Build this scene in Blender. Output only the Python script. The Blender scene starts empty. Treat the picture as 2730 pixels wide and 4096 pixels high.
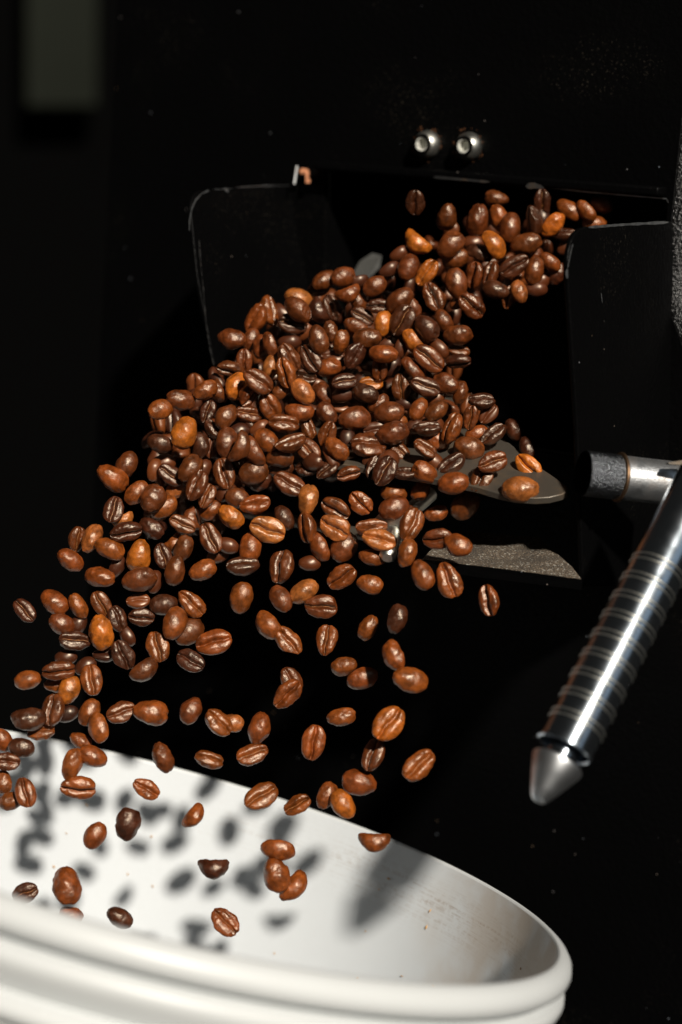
import bpy, bmesh, math, random
from mathutils import Vector, Matrix, Euler, noise
random.seed(7)
R_ = math.radians
sc = bpy.context.scene
COL = sc.collection

# ------------------------------------------------------------------ camera, world, light
F = 7400.0                                   # focal length in photo pixels (photo 2730 x 4096)
cam_d = bpy.data.cameras.new('camera'); cam = bpy.data.objects.new('camera', cam_d); COL.objects.link(cam)
cam.location = (0, 0, 1.25); cam.rotation_euler = (R_(76.3), 0, 0)
cam_d.sensor_fit = 'VERTICAL'; cam_d.sensor_height = 36; cam_d.sensor_width = 24
cam_d.lens = F / 4096 * 36
cam_d.clip_start = 0.02; cam_d.clip_end = 60
cam_d.dof.use_dof = True; cam_d.dof.focus_distance = 0.735; cam_d.dof.aperture_fstop = 5.2
sc.camera = cam
M = Matrix.Translation(cam.location) @ cam.rotation_euler.to_matrix().to_4x4()
M3 = M.to_3x3()
def W(v): return M @ Vector(v)
def P(px, py, d): return Vector(((px - 1365) / F * d, -(py - 2048) / F * d, -d))   # camera-space point

world = bpy.data.worlds.new('World'); sc.world = world; world.use_nodes = True
bg = world.node_tree.nodes['Background']; bg.inputs[0].default_value = (1.0, 0.93, 0.84, 1); bg.inputs[1].default_value = 0.016

SUN = Vector((0.31, 0.42, 0.85)).normalized()          # towards the sun, camera axes
sd = bpy.data.lights.new('sunlight', 'SUN'); sd.energy = 5.0; sd.angle = R_(3.0); sd.color = (1.0, 0.925, 0.82)
so = bpy.data.objects.new('sunlight', sd); COL.objects.link(so)
so.rotation_euler = (M3 @ SUN).to_track_quat('Z', 'Y').to_euler(); so.location = W(SUN * 3)
ad = bpy.data.lights.new('reflection_fill_light', 'AREA'); ad.shape = 'RECTANGLE'; ad.size = 0.7; ad.size_y = 1.3; ad.energy = 1.3; ad.color = (0.66, 0.83, 1.0)  # added area lamp, source unseen, for cool reflections on the lever
ao = bpy.data.objects.new('reflection_fill_light', ad); COL.objects.link(ao)
apos = Vector((1.55, 0.75, 0.35)); ao.location = W(apos)
ao.rotation_euler = (M3 @ (apos - Vector((0, 0, -.7)))).to_track_quat('Z', 'Y').to_euler()

sc.view_settings.view_transform = 'Standard'; sc.view_settings.look = 'None'
sc.view_settings.exposure = 0.0; sc.view_settings.gamma = 1.0; sc.view_settings.use_curve_mapping = False
sc.cycles.use_denoising = True

# ------------------------------------------------------------------ helpers
def tag(o, label=None, cat=None, group=None, kind=None):
    if label: o['label'] = label
    if cat: o['category'] = cat
    if group: o['group'] = group
    if kind: o['kind'] = kind
    return o
def empty(name, pos):                                    # pos in world space
    o = bpy.data.objects.new(name, None); COL.objects.link(o); o.location = pos; o.empty_display_size = .02
    return o
def mesh_of(name, verts, faces, mat, smooth=True, sharp=35):
    me = bpy.data.meshes.new(name); me.from_pydata([tuple(v) for v in verts], [], faces)
    bm = bmesh.new(); bm.from_mesh(me); bmesh.ops.recalc_face_normals(bm, faces=bm.faces); bm.to_mesh(me); bm.free()
    me.materials.append(mat)
    if smooth:
        for p in me.polygons: p.use_smooth = True
        me.set_sharp_from_angle(angle=R_(sharp))
    return me
def link(name, me, parent=None, loc=None):
    o = bpy.data.objects.new(name, me); COL.objects.link(o)
    if parent: o.parent = parent
    if loc is not None: o.location = loc
    return o
def part(name, verts_cam, faces, mat, parent, smooth=True, sharp=35):
    """verts in camera axes -> world; origin taken at the parent's origin (or the lowest centre)"""
    vs = [W(v) for v in verts_cam]
    base = root_loc(parent) if parent else sum(vs, Vector()) / len(vs)
    me = mesh_of(name, [v - base for v in vs], faces, mat, smooth, sharp)
    return link(name, me, parent, None if parent else base)
def root_loc(o):
    p = Vector()
    while o: p += o.location; o = o.parent
    return p
def prism(poly, n, th):
    """polygon (camera-space pts) extruded by th along n"""
    k = len(poly); vs = list(poly) + [p + n * th for p in poly]
    fs = [list(range(k)), list(range(2 * k - 1, k - 1, -1))] + [[i, i + k, (i + 1) % k + k, (i + 1) % k] for i in range(k)]
    return vs, fs
def bevel(o, w, seg=3):
    m = o.modifiers.new('bevel', 'BEVEL'); m.width = w; m.segments = seg; m.limit_method = 'ANGLE'; m.angle_limit = R_(40)
def lathe(profile, n=64, closed=False):
    vs, fs = [], []
    for r, z in profile:
        for i in range(n):
            a = 2 * math.pi * i / n; vs.append(Vector((r * math.cos(a), r * math.sin(a), z)))
    k = len(profile)
    for j in range(k - 1):
        for i in range(n):
            i2 = (i + 1) % n; fs.append((j * n + i, j * n + i2, (j + 1) * n + i2, (j + 1) * n + i))
    if closed: 
        fs.append(tuple(range(n))[::-1]); fs.append(tuple((k - 1) * n + i for i in range(n)))
    return vs, fs
def frame(z, x=None):
    z = z.normalized(); x = (x or (Vector((0, 1, 0)) if abs(z.y) < .9 else Vector((1, 0, 0)))); y = z.cross(x).normalized(); x = y.cross(z).normalized()
    return Matrix((x, y, z)).transposed()
def turned(name, profile, origin, axis, mat, parent, n=64, closed=False, sharp=35):
    vs, fs = lathe(profile, n, closed); m = frame(axis)
    return part(name, [origin + m @ v for v in vs], fs, mat, parent, True, sharp)
def round_poly(pts, radii, seg=6):
    """round the corners of a planar polygon"""
    out = []; n = len(pts)
    for i, p in enumerate(pts):
        r = radii[i]
        if r <= 0: out.append(p); continue
        a, b = pts[i - 1], pts[(i + 1) % n]; u = (a - p).normalized(); v = (b - p).normalized()
        ang = u.angle(v); t = min(r / math.tan(ang / 2), (a - p).length * .48, (b - p).length * .48)
        p0, p1 = p + u * t, p + v * t
        for k in range(seg + 1):
            s = k / seg; out.append(p0 * (1 - s) ** 2 + p * 2 * s * (1 - s) + p1 * s * s)
    return out
def plane_hit(px, py, p0, n):
    d = P(px, py, 1.0); return d * (p0.dot(n) / d.dot(n))

# ------------------------------------------------------------------ materials
def new_mat(name):
    m = bpy.data.materials.new(name); m.use_nodes = True; nt = m.node_tree
    return m, nt, nt.nodes['Principled BSDF']
def N(nt, typ, **kw):
    n = nt.nodes.new(typ)
    for k, v in kw.items():
        if k in n.inputs: n.inputs[k].default_value = v
        else: setattr(n, k, v)
    return n
def ramp(nt, stops):
    n = nt.nodes.new('ShaderNodeValToRGB'); e = n.color_ramp.elements
    while len(e) < len(stops): e.new(.5)
    for el, (p, c) in zip(e, stops): el.position = p; el.color = (c, c, c, 1) if isinstance(c, (int, float)) else (*c, 1)
    return n
def mix(nt, fac, a, b):
    n = nt.nodes.new('ShaderNodeMix'); n.data_type = 'RGBA'
    for s, v in ((0, fac), (6, a), (7, b)):
        if hasattr(v, 'is_output'): nt.links.new(v, n.inputs[s])
        else: n.inputs[s].default_value = v if s == 0 else (*v, 1)
    return n.outputs[2]
def black_paint(name, rough=.34, bump=.5, scale=420, dust=.14, base=(.0016, .0016, .0017), spec=.06):
    m, nt, b = new_mat(name); L = nt.links.new
    tc = N(nt, 'ShaderNodeTexCoord')
    n1 = N(nt, 'ShaderNodeTexNoise', Scale=scale, Detail=3.0, Roughness=.55); L(tc.outputs['Object'], n1.inputs['Vector'])
    n2 = N(nt, 'ShaderNodeTexNoise', Scale=14.0, Detail=5.0); L(tc.outputs['Object'], n2.inputs['Vector'])
    vo = N(nt, 'ShaderNodeTexVoronoi', Scale=330.0); L(tc.outputs['Object'], vo.inputs['Vector'])
    sep = N(nt, 'ShaderNodeSeparateColor'); L(vo.outputs['Color'], sep.inputs[0])
    # scattered dust specks: tiny discs in few voronoi cells
    r1 = ramp(nt, [(.06, 1.0), (.13, 0.0)]); L(vo.outputs['Distance'], r1.inputs[0])
    thr = N(nt, 'ShaderNodeMath', operation='GREATER_THAN'); L(sep.outputs[0], thr.inputs[0]); thr.inputs[1].default_value = 1 - .25 * dust
    mu = N(nt, 'ShaderNodeMath', operation='MULTIPLY'); L(r1.outputs[0], mu.inputs[0]); L(thr.outputs[0], mu.inputs[1])
    hue = mix(nt, sep.outputs[1], (.16, .10, .05), (.20, .23, .27))
    colr = mix(nt, mu.outputs[0], base, hue); 
    # smudged coffee dust patches
    n3 = N(nt, 'ShaderNodeTexNoise', Scale=900.0, Detail=2.0); L(tc.outputs['Object'], n3.inputs['Vector'])
    rr = ramp(nt, [(.62, 0.0), (.72, 1.0)]); L(n3.outputs[0], rr.inputs[0])
    rs = ramp(nt, [(.55, 0.0), (.72, 1.0)]); L(n2.outputs[0], rs.inputs[0])
    m2 = N(nt, 'ShaderNodeMath', operation='MULTIPLY'); L(rr.outputs[0], m2.inputs[0]); L(rs.outputs[0], m2.inputs[1])
    m3 = N(nt, 'ShaderNodeMath', operation='MULTIPLY'); L(m2.outputs[0], m3.inputs[0]); m3.inputs[1].default_value = 3.0 * dust
    colr = mix(nt, m3.outputs[0], colr, (.10, .085, .065))
    L(colr, b.inputs['Base Color'])
    rg = ramp(nt, [(.3, rough), (.75, rough + .18)]); L(n2.outputs[0], rg.inputs[0]); L(rg.outputs[0], b.inputs['Roughness'])
    b.inputs['Specular IOR Level'].default_value = spec
    bp = N(nt, 'ShaderNodeBump', Strength=bump, Distance=.0012); L(n1.outputs[0], bp.inputs['Height']); L(bp.outputs[0], b.inputs['Normal'])
    return m
MP = black_paint('black_enamel_paint', bump=.35)
MPH = black_paint('hammered_black_paint', rough=.24, bump=1.0, scale=760, dust=.7, spec=.7)
MPH.node_tree.nodes['Principled BSDF'].inputs['Coat Weight'].default_value = .5; MPH.node_tree.nodes['Principled BSDF'].inputs['Coat Roughness'].default_value = .08
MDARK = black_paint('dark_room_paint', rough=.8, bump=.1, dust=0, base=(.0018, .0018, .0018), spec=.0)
def metal(name, base, rough, smudge=.3, brush=0, tint=(.20, .12, .06), bump=.05, scale=160, var=.22):
    m, nt, b = new_mat(name); L = nt.links.new; tc = N(nt, 'ShaderNodeTexCoord')
    n1 = N(nt, 'ShaderNodeTexNoise', Scale=scale, Detail=6.0, Roughness=.6); L(tc.outputs['Object'], n1.inputs['Vector'])
    n2 = N(nt, 'ShaderNodeTexNoise', Scale=1500.0, Detail=3.0); L(tc.outputs['Object'], n2.inputs['Vector'])
    rp = ramp(nt, [(.48, 0.0), (.72, smudge)]); L(n1.outputs[0], rp.inputs[0])
    L(mix(nt, rp.outputs[0], base, tint), b.inputs['Base Color'])
    rg = ramp(nt, [(.3, rough), (.75, rough + var)]); L(n1.outputs[0], rg.inputs[0]); L(rg.outputs[0], b.inputs['Roughness'])
    b.inputs['Metallic'].default_value = 1.0
    bp = N(nt, 'ShaderNodeBump', Strength=bump, Distance=.0004); L(n2.outputs[0], bp.inputs['Height']); L(bp.outputs[0], b.inputs['Normal'])
    return m
MWELD = metal('browned_weld', (.16, .10, .06), .4, .5)
MTUBE = metal('scuffed_pivot_steel', (.62, .64, .66), .34, .5, bump=.3)
MCHROME = metal('polished_steel', (.44, .50, .56), .15, .25, bump=.02, var=.09)
MSTEEL = metal('tray_steel', (.105, .090, .072), .40, .6, tint=(.17, .11, .06), bump=.15, scale=90)
MSTEEL.node_tree.nodes['Principled BSDF'].inputs['Metallic'].default_value = .55
MCONE = metal('brushed_tip_steel', (.80, .83, .86), .33, .2, bump=.04, var=.06)
MRIB = metal('dull_ring_steel', (.50, .50, .46), .40, .1, bump=.02, var=.06)
MBOSS = metal('hammered_painted_steel', (.15, .16, .175), .22, .3, tint=(.03, .03, .03), bump=.05)
for _n in MBOSS.node_tree.nodes:
    if _n.bl_idname == 'ShaderNodeBump': _n.inputs['Strength'].default_value = .9; _n.inputs['Distance'].default_value = .0009
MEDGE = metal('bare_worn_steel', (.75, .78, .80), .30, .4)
MBOLT = metal('zinc_bolt_steel', (.72, .72, .66), .28, .3)
# dusty black tray
def dusty():
    m, nt, b = new_mat('coffee_dusted_black_steel'); L = nt.links.new; tc = N(nt, 'ShaderNodeTexCoord')
    n1 = N(nt, 'ShaderNodeTexNoise', Scale=1900.0, Detail=3.0, Roughness=.7); L(tc.outputs['Object'], n1.inputs['Vector'])
    n2 = N(nt, 'ShaderNodeTexNoise', Scale=70.0, Detail=4.0); L(tc.outputs['Object'], n2.inputs['Vector'])
    vo = N(nt, 'ShaderNodeTexVoronoi', Scale=1800.0); L(tc.outputs['Object'], vo.inputs['Vector'])
    r = ramp(nt, [(.36, (.012, .010, .009)), (.5, (.075, .058, .042)), (.66, (.34, .26, .18))]); L(n1.outputs[0], r.inputs[0])
    sep = N(nt, 'ShaderNodeSeparateColor'); L(vo.outputs['Color'], sep.inputs[0])
    th = ramp(nt, [(.93, 0.0), (.96, 1.0)]); L(sep.outputs[0], th.inputs[0])
    c = mix(nt, th.outputs[0], r.outputs[0], (.5, .48, .42))
    r2 = ramp(nt, [(.35, 0.5), (.55, 1.0)]); L(n2.outputs[0], r2.inputs[0])
    c = mix(nt, r2.outputs[0], (.02, .018, .016), c)
    L(c, b.inputs['Base Color']); b.inputs['Roughness'].default_value = .8
    bp = N(nt, 'ShaderNodeBump', Strength=.8, Distance=.0005); L(n1.outputs[0], bp.inputs['Height']); L(bp.outputs[0], b.inputs['Normal'])
    return m
MDUST = dusty()
def bean_mat():
    m, nt, b = new_mat('roasted_bean'); L = nt.links.new
    tc = N(nt, 'ShaderNodeTexCoord'); oi = N(nt, 'ShaderNodeObjectInfo')
    off = N(nt, 'ShaderNodeVectorMath', operation='ADD'); L(tc.outputs['Object'], off.inputs[0])
    mulr = N(nt, 'ShaderNodeMath', operation='MULTIPLY'); L(oi.outputs['Random'], mulr.inputs[0]); mulr.inputs[1].default_value = 37.0
    cx = N(nt, 'ShaderNodeCombineXYZ'); L(mulr.outputs[0], cx.inputs[0]); L(mulr.outputs[0], cx.inputs[1]); L(cx.outputs[0], off.inputs[1])
    n1 = N(nt, 'ShaderNodeTexNoise', Scale=3.2, Detail=5.0, Roughness=.6); L(off.outputs[0], n1.inputs['Vector'])
    n2 = N(nt, 'ShaderNodeTexNoise', Scale=11.0, Detail=4.0, Roughness=.6, Distortion=1.2); L(off.outputs[0], n2.inputs['Vector'])
    n3 = N(nt, 'ShaderNodeTexNoise', Scale=60.0, Detail=2.0); L(off.outputs[0], n3.inputs['Vector'])
    r = ramp(nt, [(.30, .42), (.48, .95), (.7, 1.6)]); L(n1.outputs[0], r.inputs[0])
    mm = nt.nodes.new('ShaderNodeMix'); mm.data_type = 'RGBA'; mm.blend_type = 'MULTIPLY'; mm.inputs[0].default_value = 1.0
    L(oi.outputs['Color'], mm.inputs[6]); L(r.outputs[0], mm.inputs[7])
    r2 = ramp(nt, [(.35, .6), (.6, 1.12)]); L(n2.outputs[0], r2.inputs[0])
    m2 = nt.nodes.new('ShaderNodeMix'); m2.data_type = 'RGBA'; m2.blend_type = 'MULTIPLY'; m2.inputs[0].default_value = .7
    L(mm.outputs[2], m2.inputs[6]); L(r2.outputs[0], m2.inputs[7])
    L(m2.outputs[2], b.inputs['Base Color'])
    rg = ramp(nt, [(.32, .31), (.68, .43)]); L(n1.outputs[0], rg.inputs[0]); L(rg.outputs[0], b.inputs['Roughness'])
    b.inputs['Specular IOR Level'].default_value = 1.0; b.inputs['Specular Tint'].default_value = (1.0, .86, .70, 1); b.inputs['Coat Weight'].default_value = 0
    ad_ = N(nt, 'ShaderNodeMath', operation='MULTIPLY_ADD'); L(n3.outputs[0], ad_.inputs[0]); ad_.inputs[1].default_value = .22; L(n2.outputs[0], ad_.inputs[2])
    bp = N(nt, 'ShaderNodeBump', Strength=.6, Distance=.00022); L(ad_.outputs[0], bp.inputs['Height']); L(bp.outputs[0], b.inputs['Normal'])
    return m
MBEAN = bean_mat()
MHEAP = MBEAN.copy(); MHEAP.name = 'roasted_beans_in_heap'
def _heapify():
    nt = MHEAP.node_tree; L = nt.links.new; oi = [n for n in nt.nodes if n.bl_idname == 'ShaderNodeObjectInfo'][0]
    g = nt.nodes.new('ShaderNodeNewGeometry'); r = ramp(nt, [(0, (.03, .007, .003)), (.4, (.06, .014, .004)), (.8, (.10, .023, .005)), (1, (.16, .04, .008))])
    L(g.outputs['Random Per Island'], r.inputs[0])
    for l in list(oi.outputs['Color'].links): s_ = l.to_socket; nt.links.remove(l); L(r.outputs[0], s_)
_heapify()
def simple(name, col, rough=.6, noise_amt=.3, scale=300):
    m, nt, b = new_mat(name); L = nt.links.new; tc = N(nt, 'ShaderNodeTexCoord')
    n1 = N(nt, 'ShaderNodeTexNoise', Scale=scale, Detail=4.0); L(tc.outputs['Object'], n1.inputs['Vector'])
    r = ramp(nt, [(.3, tuple(c * (1 - noise_amt) for c in col)), (.7, tuple(min(1, c * (1 + noise_amt)) for c in col))]); L(n1.outputs[0], r.inputs[0])
    L(r.outputs[0], b.inputs['Base Color']); b.inputs['Roughness'].default_value = rough
    return m
MSEAM = simple('golden_chaff', (.26, .105, .028), .6, .7, 14)
MCHAFF = simple('pale_chaff', (.55, .30, .09), .5)
MCRUMB = simple('coffee_crumb', (.16, .06, .02), .7)
MGREY = simple('grey_green_panel', (.0125, .0140, .0110), .9, .15, 3)
MGREY.node_tree.nodes['Principled BSDF'].inputs['Specular IOR Level'].default_value = 0
def bucket_mat(inside):
    m, nt, b = new_mat('white_plastic_inside' if inside else 'white_plastic'); L = nt.links.new; tc = N(nt, 'ShaderNodeTexCoord')
    base = (.64, .675, .70) if inside else (.64, .665, .67)
    col = None
    n0 = N(nt, 'ShaderNodeTexNoise', Scale=9.0, Detail=4.0); L(tc.outputs['Object'], n0.inputs['Vector'])
    r0 = ramp(nt, [(.3, tuple(c * .93 for c in base)), (.7, base)]); L(n0.outputs[0], r0.inputs[0]); col = r0.outputs[0]
    if inside:
        sx = N(nt, 'ShaderNodeSeparateXYZ'); L(tc.outputs['Object'], sx.inputs[0])
        mp = N(nt, 'ShaderNodeMapping'); mp.inputs['Scale'].default_value = (30, 30, 900); L(tc.outputs['Object'], mp.inputs[0])
        n1 = N(nt, 'ShaderNodeTexNoise', Scale=1.0, Detail=6.0, Roughness=.7); L(mp.outputs[0], n1.inputs['Vector'])
        n2 = N(nt, 'ShaderNodeTexNoise', Scale=420.0, Detail=4.0, Roughness=.7); L(tc.outputs['Object'], n2.inputs['Vector'])
        # band of coffee grime 8-28 mm under the rim, stronger towards +x (right)
        bz = N(nt, 'ShaderNodeMapRange'); L(sx.outputs[2], bz.inputs[0]); bz.inputs[1].default_value = -.034; bz.inputs[2].default_value = -.004
        rz = ramp(nt, [(0, 0.0), (.35, .55), (.62, 1.0), (.8, .35), (1, .15)]); L(bz.outputs[0], rz.inputs[0])
        bx = N(nt, 'ShaderNodeMapRange'); L(sx.outputs[0], bx.inputs[0]); bx.inputs[1].default_value = -.02; bx.inputs[2].default_value = .11
        a1 = ramp(nt, [(.46, 0.0), (.68, .7)]); L(n1.outputs[0], a1.inputs[0])
        a2 = ramp(nt, [(.40, 0.0), (.58, 1.0)]); L(n2.outputs[0], a2.inputs[0])
        mm = [a1.outputs[0], a2.outputs[0], rz.outputs[0], bx.outputs[0]]; cur = mm[0]
        for o in mm[1:]:
            q = N(nt, 'ShaderNodeMath', operation='MULTIPLY'); L(cur, q.inputs[0]); L(o, q.inputs[1]); cur = q.outputs[0]
        col = mix(nt, cur, col, (.22, .13, .06))
        st = N(nt, 'ShaderNodeMapRange'); L(sx.outputs[0], st.inputs[0]); st.inputs[1].default_value = .105; st.inputs[2].default_value = .150
        n5 = N(nt, 'ShaderNodeTexNoise', Scale=38.0, Detail=5.0); L(tc.outputs['Object'], n5.inputs['Vector'])
        r5 = ramp(nt, [(.38, .1), (.62, .8)]); L(n5.outputs[0], r5.inputs[0])
        q5 = N(nt, 'ShaderNodeMath', operation='MULTIPLY'); L(st.outputs[0], q5.inputs[0]); L(r5.outputs[0], q5.inputs[1])
        col = mix(nt, q5.outputs[0], col, (.42, .31, .20))
    L(col, b.inputs['Base Color']); b.inputs['Roughness'].default_value = .38 if not inside else .5
    b.inputs['Specular IOR Level'].default_value = .4
    return m
MBIN, MBOUT = bucket_mat(True), bucket_mat(False)

# ------------------------------------------------------------------ the dark room behind
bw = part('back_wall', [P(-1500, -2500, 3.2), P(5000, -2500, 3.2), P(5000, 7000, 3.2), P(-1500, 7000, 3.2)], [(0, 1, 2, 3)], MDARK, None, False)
tag(bw, kind='structure')
vs, fs = prism([P(105, -900, 3.1), P(385, -900, 3.1), P(385, 425, 3.1), P(105, 425, 3.1)], Vector((0, 0, -1)), .03)
pn = part('grey_panel', vs, fs, MGREY, None, False); bevel(pn, .004)
tag(pn, 'dim grey-green panel out of focus in the dark behind the machine', 'panel')

# ------------------------------------------------------------------ roaster
Pw = P(2682, 885, .775)
h = Vector((.84, -.165, .52)).normalized()                  # along the front plate, to the right and nearer
n0 = Vector((-.50, -.13, .86)); nW = (n0 - h * n0.dot(h)).normalized()   # front plate normal
U = nW.cross(h).normalized()
if U.y < 0: U = -U
roaster = empty('coffee_roaster', W(Pw - U * .35))
tag(roaster, 'black painted coffee roaster with screws, open chute and ribbed steel lever', 'coffee roaster')
def wp(a, b, c=0): return Pw + h * a + U * b + nW * c       # plate coordinates
# lintel edge from photo
Lr = plane_hit(2670, 797, Pw, nW); Ll = plane_hit(1300, 690, Pw, nW)
def coords(v): d = v - Pw; return d.dot(h), d.dot(U)
ar, br = coords(Lr); al, bl = coords(Ll)
hole = [wp(al, bl), wp(ar, br), wp(.002, -.105), wp(al + .01, -.105)]
outer = [wp(-.304, .42), wp(.0008, .42), wp(.0008, -.03), wp(.2208, -.45), wp(-.304, -.45)]
vs = outer + hole + [v - nW * .004 for v in outer + hole]
fs = [(0, 1, 6, 5), (1, 2, 7, 6), (2, 3, 7), (3, 4, 8, 7), (4, 0, 5, 8)]
fs += [tuple(i + 9 for i in f) for f in fs] + [(i, (i + 1) % 5, (i + 1) % 5 + 9, i + 9) for i in range(5)] + [(5 + i, 5 + (i + 1) % 4, 5 + (i + 1) % 4 + 9, 5 + i + 9) for i in range(4)]
fp = part('front_plate', vs, fs, MP, roaster, True); bevel(fp, .0012)
# drum mouth behind the opening
hb = [v - nW * .0045 for v in hole]; hb2 = [v - nW * .09 for v in hole]
part('drum_mouth', hb + hb2, [(4, 5, 6, 7), (0, 1, 5, 4), (1, 2, 6, 5), (2, 3, 7, 6), (3, 0, 4, 7)], MP, roaster, False)
# curved corner of the housing on the right, and the side wall going back
ns = 10; vs = []; fs = []
for i in range(ns + 1):
    a = i / ns * R_(95); c = .0010 + .011 * math.sin(a); z = -.011 * (1 - math.cos(a))
    for b in (.42, .2, 0.0, -.03, -.45): vs.append(wp(c + (.22 if b < -.1 else 0), b, z))
for k, (c, z) in enumerate(((.0122, -.06), (.0122, -.35))):
    for b in (.42, .2, 0.0, -.03, -.45): vs.append(wp(c + (.22 if b < -.1 else 0), b, z))
for i in range(ns + 2):
    for j in range(4): fs.append((i * 5 + j, i * 5 + j + 1, i * 5 + j + 6, i * 5 + j + 5))
part('housing_side', vs, fs, MPH, roaster, True, 60)
# top plate strip proud of the front plate (lintel)
vs, fs = prism([wp(al, bl + .001, .0003), wp(ar, br + .001, .0003), wp(ar, br + .005, .0003), wp(al, bl + .005, .0003)], nW, .010)
o = part('lintel', vs, fs, MP, roaster); bevel(o, .0012)

# right cheek of the chute (outer face seen): thin steel sheet standing out from the plate
Cn = P(2310, 930, .695); Cb = P(2685, 887, .772); Cl = P(2334, 2330, .722)
nC = (Cn - Cb).cross(Cl - Cb).normalized()
if nC.z < 0: nC = -nC
def ch(px, py): return plane_hit(px, py, Cb, nC)
poly = [ch(2690, 885), ch(2262, 912), ch(2312, 1700), ch(2336, 2345), ch(2760, 2345)]
poly = round_poly(poly, [0, .017, 0, .002, 0])
vs, fs = prism(poly, -nC, .0022)
ck = part('right_cheek', vs, fs, MP, roaster); bevel(ck, .0007)
# worn bare edges, with strips added so their glint shows
def strip(name, pts, nrm, w, mat, parent, th=.0003, wob=.25):
    """narrow worn strip along a polyline"""
    vs, fs = [], []
    for i, p in enumerate(pts):
        t = (pts[min(i + 1, len(pts) - 1)] - pts[max(i - 1, 0)]).normalized(); s = t.cross(nrm).normalized()
        ww = w * (1 + random.uniform(-wob, wob)) * .5
        if i in (0, len(pts) - 1): ww *= .25
        vs += [p + s * ww + nrm * th, p - s * ww + nrm * th]
        if i: k = 2 * i; fs.append((k - 2, k - 1, k + 1, k))
    return part(name, vs, fs, mat, parent, False)
def line(fn, pts, n):
    out = []
    for k in range(len(pts) - 1):
        (x0, y0), (x1, y1) = pts[k], pts[k + 1]
        for i in range(n): s = i / n; out.append(fn(x0 + (x1 - x0) * s, y0 + (y1 - y0) * s))
    out.append(fn(*pts[-1])); return out
strip('worn_edge_glint', line(ch, [(2352, 909), (2500, 898), (2672, 889)], 10), nC, .0011, MEDGE, ck)
strip('worn_edge_glint', line(ch, [(2290, 975), (2281, 1010), (2273, 1050), (2269, 1072)], 6), nC, .0008, MEDGE, ck)
strip('worn_edge_glint', line(ch, [(2268, 1076), (2265, 1090), (2266, 1102), (2270, 1112)], 2), nC, .0020, MEDGE, ck)
strip('paint_scratch', line(ch, [(2403, 1172), (2405, 1190), (2408, 1212)], 3), nC, .0006, MEDGE, ck)
# left cheek (inner face seen)
Ln = P(770, 900, .80); Lb = P(1300, 738, .905); Lw = P(862, 1480, .80)
nL = (Ln - Lb).cross(Lw - Lb).normalized()
if nL.z < 0: nL = -nL
def cl(px, py): return plane_hit(px, py, Lb, nL)
poly = [cl(1262, 738), cl(757, 762), cl(790, 1100), cl(880, 1560), cl(1262, 1560)]
poly = round_poly(poly, [0, .014, 0, 0, 0], 8)
vs, fs = prism(poly, -nL, .002)
lk = part('left_cheek', vs, fs, MP, roaster); bevel(lk, .0006)
strip('worn_edge_glint', line(cl, [(756, 925), (757, 880), (766, 835), (782, 800), (806, 775), (835, 762)], 4), nL, .00065, MEDGE, lk)
strip('worn_edge_glint', line(cl, [(850, 758), (890, 757), (930, 754)], 4), nL, .0003, MEDGE, lk)
strip('worn_edge_glint', line(cl, [(895, 754), (905, 761), (913, 765)], 2), nL, .0016, MEDGE, lk)
strip('worn_edge_glint', line(cl, [(940, 750), (1050, 744), (1250, 740)], 8), nL, .0003, MEDGE, lk)
strip('worn_edge_glint', line(cl, [(1257, 762), (1258, 800)], 4), nL, .0007, MEDGE, lk)
MGREY2 = simple('dull_grey_steel', (.028, .028, .025), .7, .2)
MFAINT = metal('dull_worn_paint', (.12, .12, .12), .5, .5)
strip('paint_scratch', line(cl, [(795, 960), (802, 1060), (812, 1150), (822, 1290), (840, 1400), (857, 1475)], 12), nL, .0006, MFAINT, lk, wob=.8)
# latch hook on top of the left cheek
hk = empty('latch_hook', Vector()); hk.parent = roaster
b0 = P(1180, 735, .86)
def rodseg(a, b, r, n=10):
    m = frame(b - a); L_ = (b - a).length
    vs, fs = lathe([(r * .5, 0), (r, r * .4), (r, L_ - r * .4), (r * .5, L_)], n, True)
    return [a + m @ v for v in vs], fs
MCOP = metal('copper_tinted_steel', (.34, .15, .08), .5, .4)
vs, fs = rodseg(P(1178, 738, .862), P(1190, 662, .862), .0006); part('latch_pin', vs, fs, MEDGE, hk)
arc = [P(1202, 690, .862), P(1213, 681, .862), P(1226, 683, .862), P(1232, 700, .862), P(1233, 732, .862)]
vs = []; fs = []
for i, p in enumerate(arc):
    t = (arc[min(i + 1, 4)] - arc[max(i - 1, 0)]).normalized(); s = t.cross(Vector((0, 0, 1))).normalized()
    for q in (s * .0011, -s * .0011): vs += [p + q, p + q + Vector((.0, 0, -.004))]
    if i:
        k = 4 * i
        for a, b_ in ((0, 1), (1, 3), (3, 2), (2, 0)): fs.append((k - 4 + a, k - 4 + b_, k + b_, k + a))
fs += [(0, 1, 3, 2), (16, 17, 19, 18)]
part('latch_tab', vs, fs, MCOP, hk)
# worn lips on the opening
strip('worn_edge_glint', line(lambda x, y: plane_hit(x, y, Pw + nW * .0104, nW), [(1735, 708), (1830, 716), (1960, 728)], 6), nW, .0010, MFAINT, roaster)
strip('paint_chip', line(lambda x, y: plane_hit(x, y, Pw + nW * .0104, nW), [(2105, 745), (2140, 742), (2178, 752)], 3), nW, .0020, MEDGE and MFAINT, roaster)
strip('worn_edge_glint', line(lambda x, y: plane_hit(x, y, Pw + nW * .0004, nW), [(2200, 751), (2350, 768), (2560, 786), (2668, 795), (2676, 812)], 6), nW, .0004, MEDGE, roaster)

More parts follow.
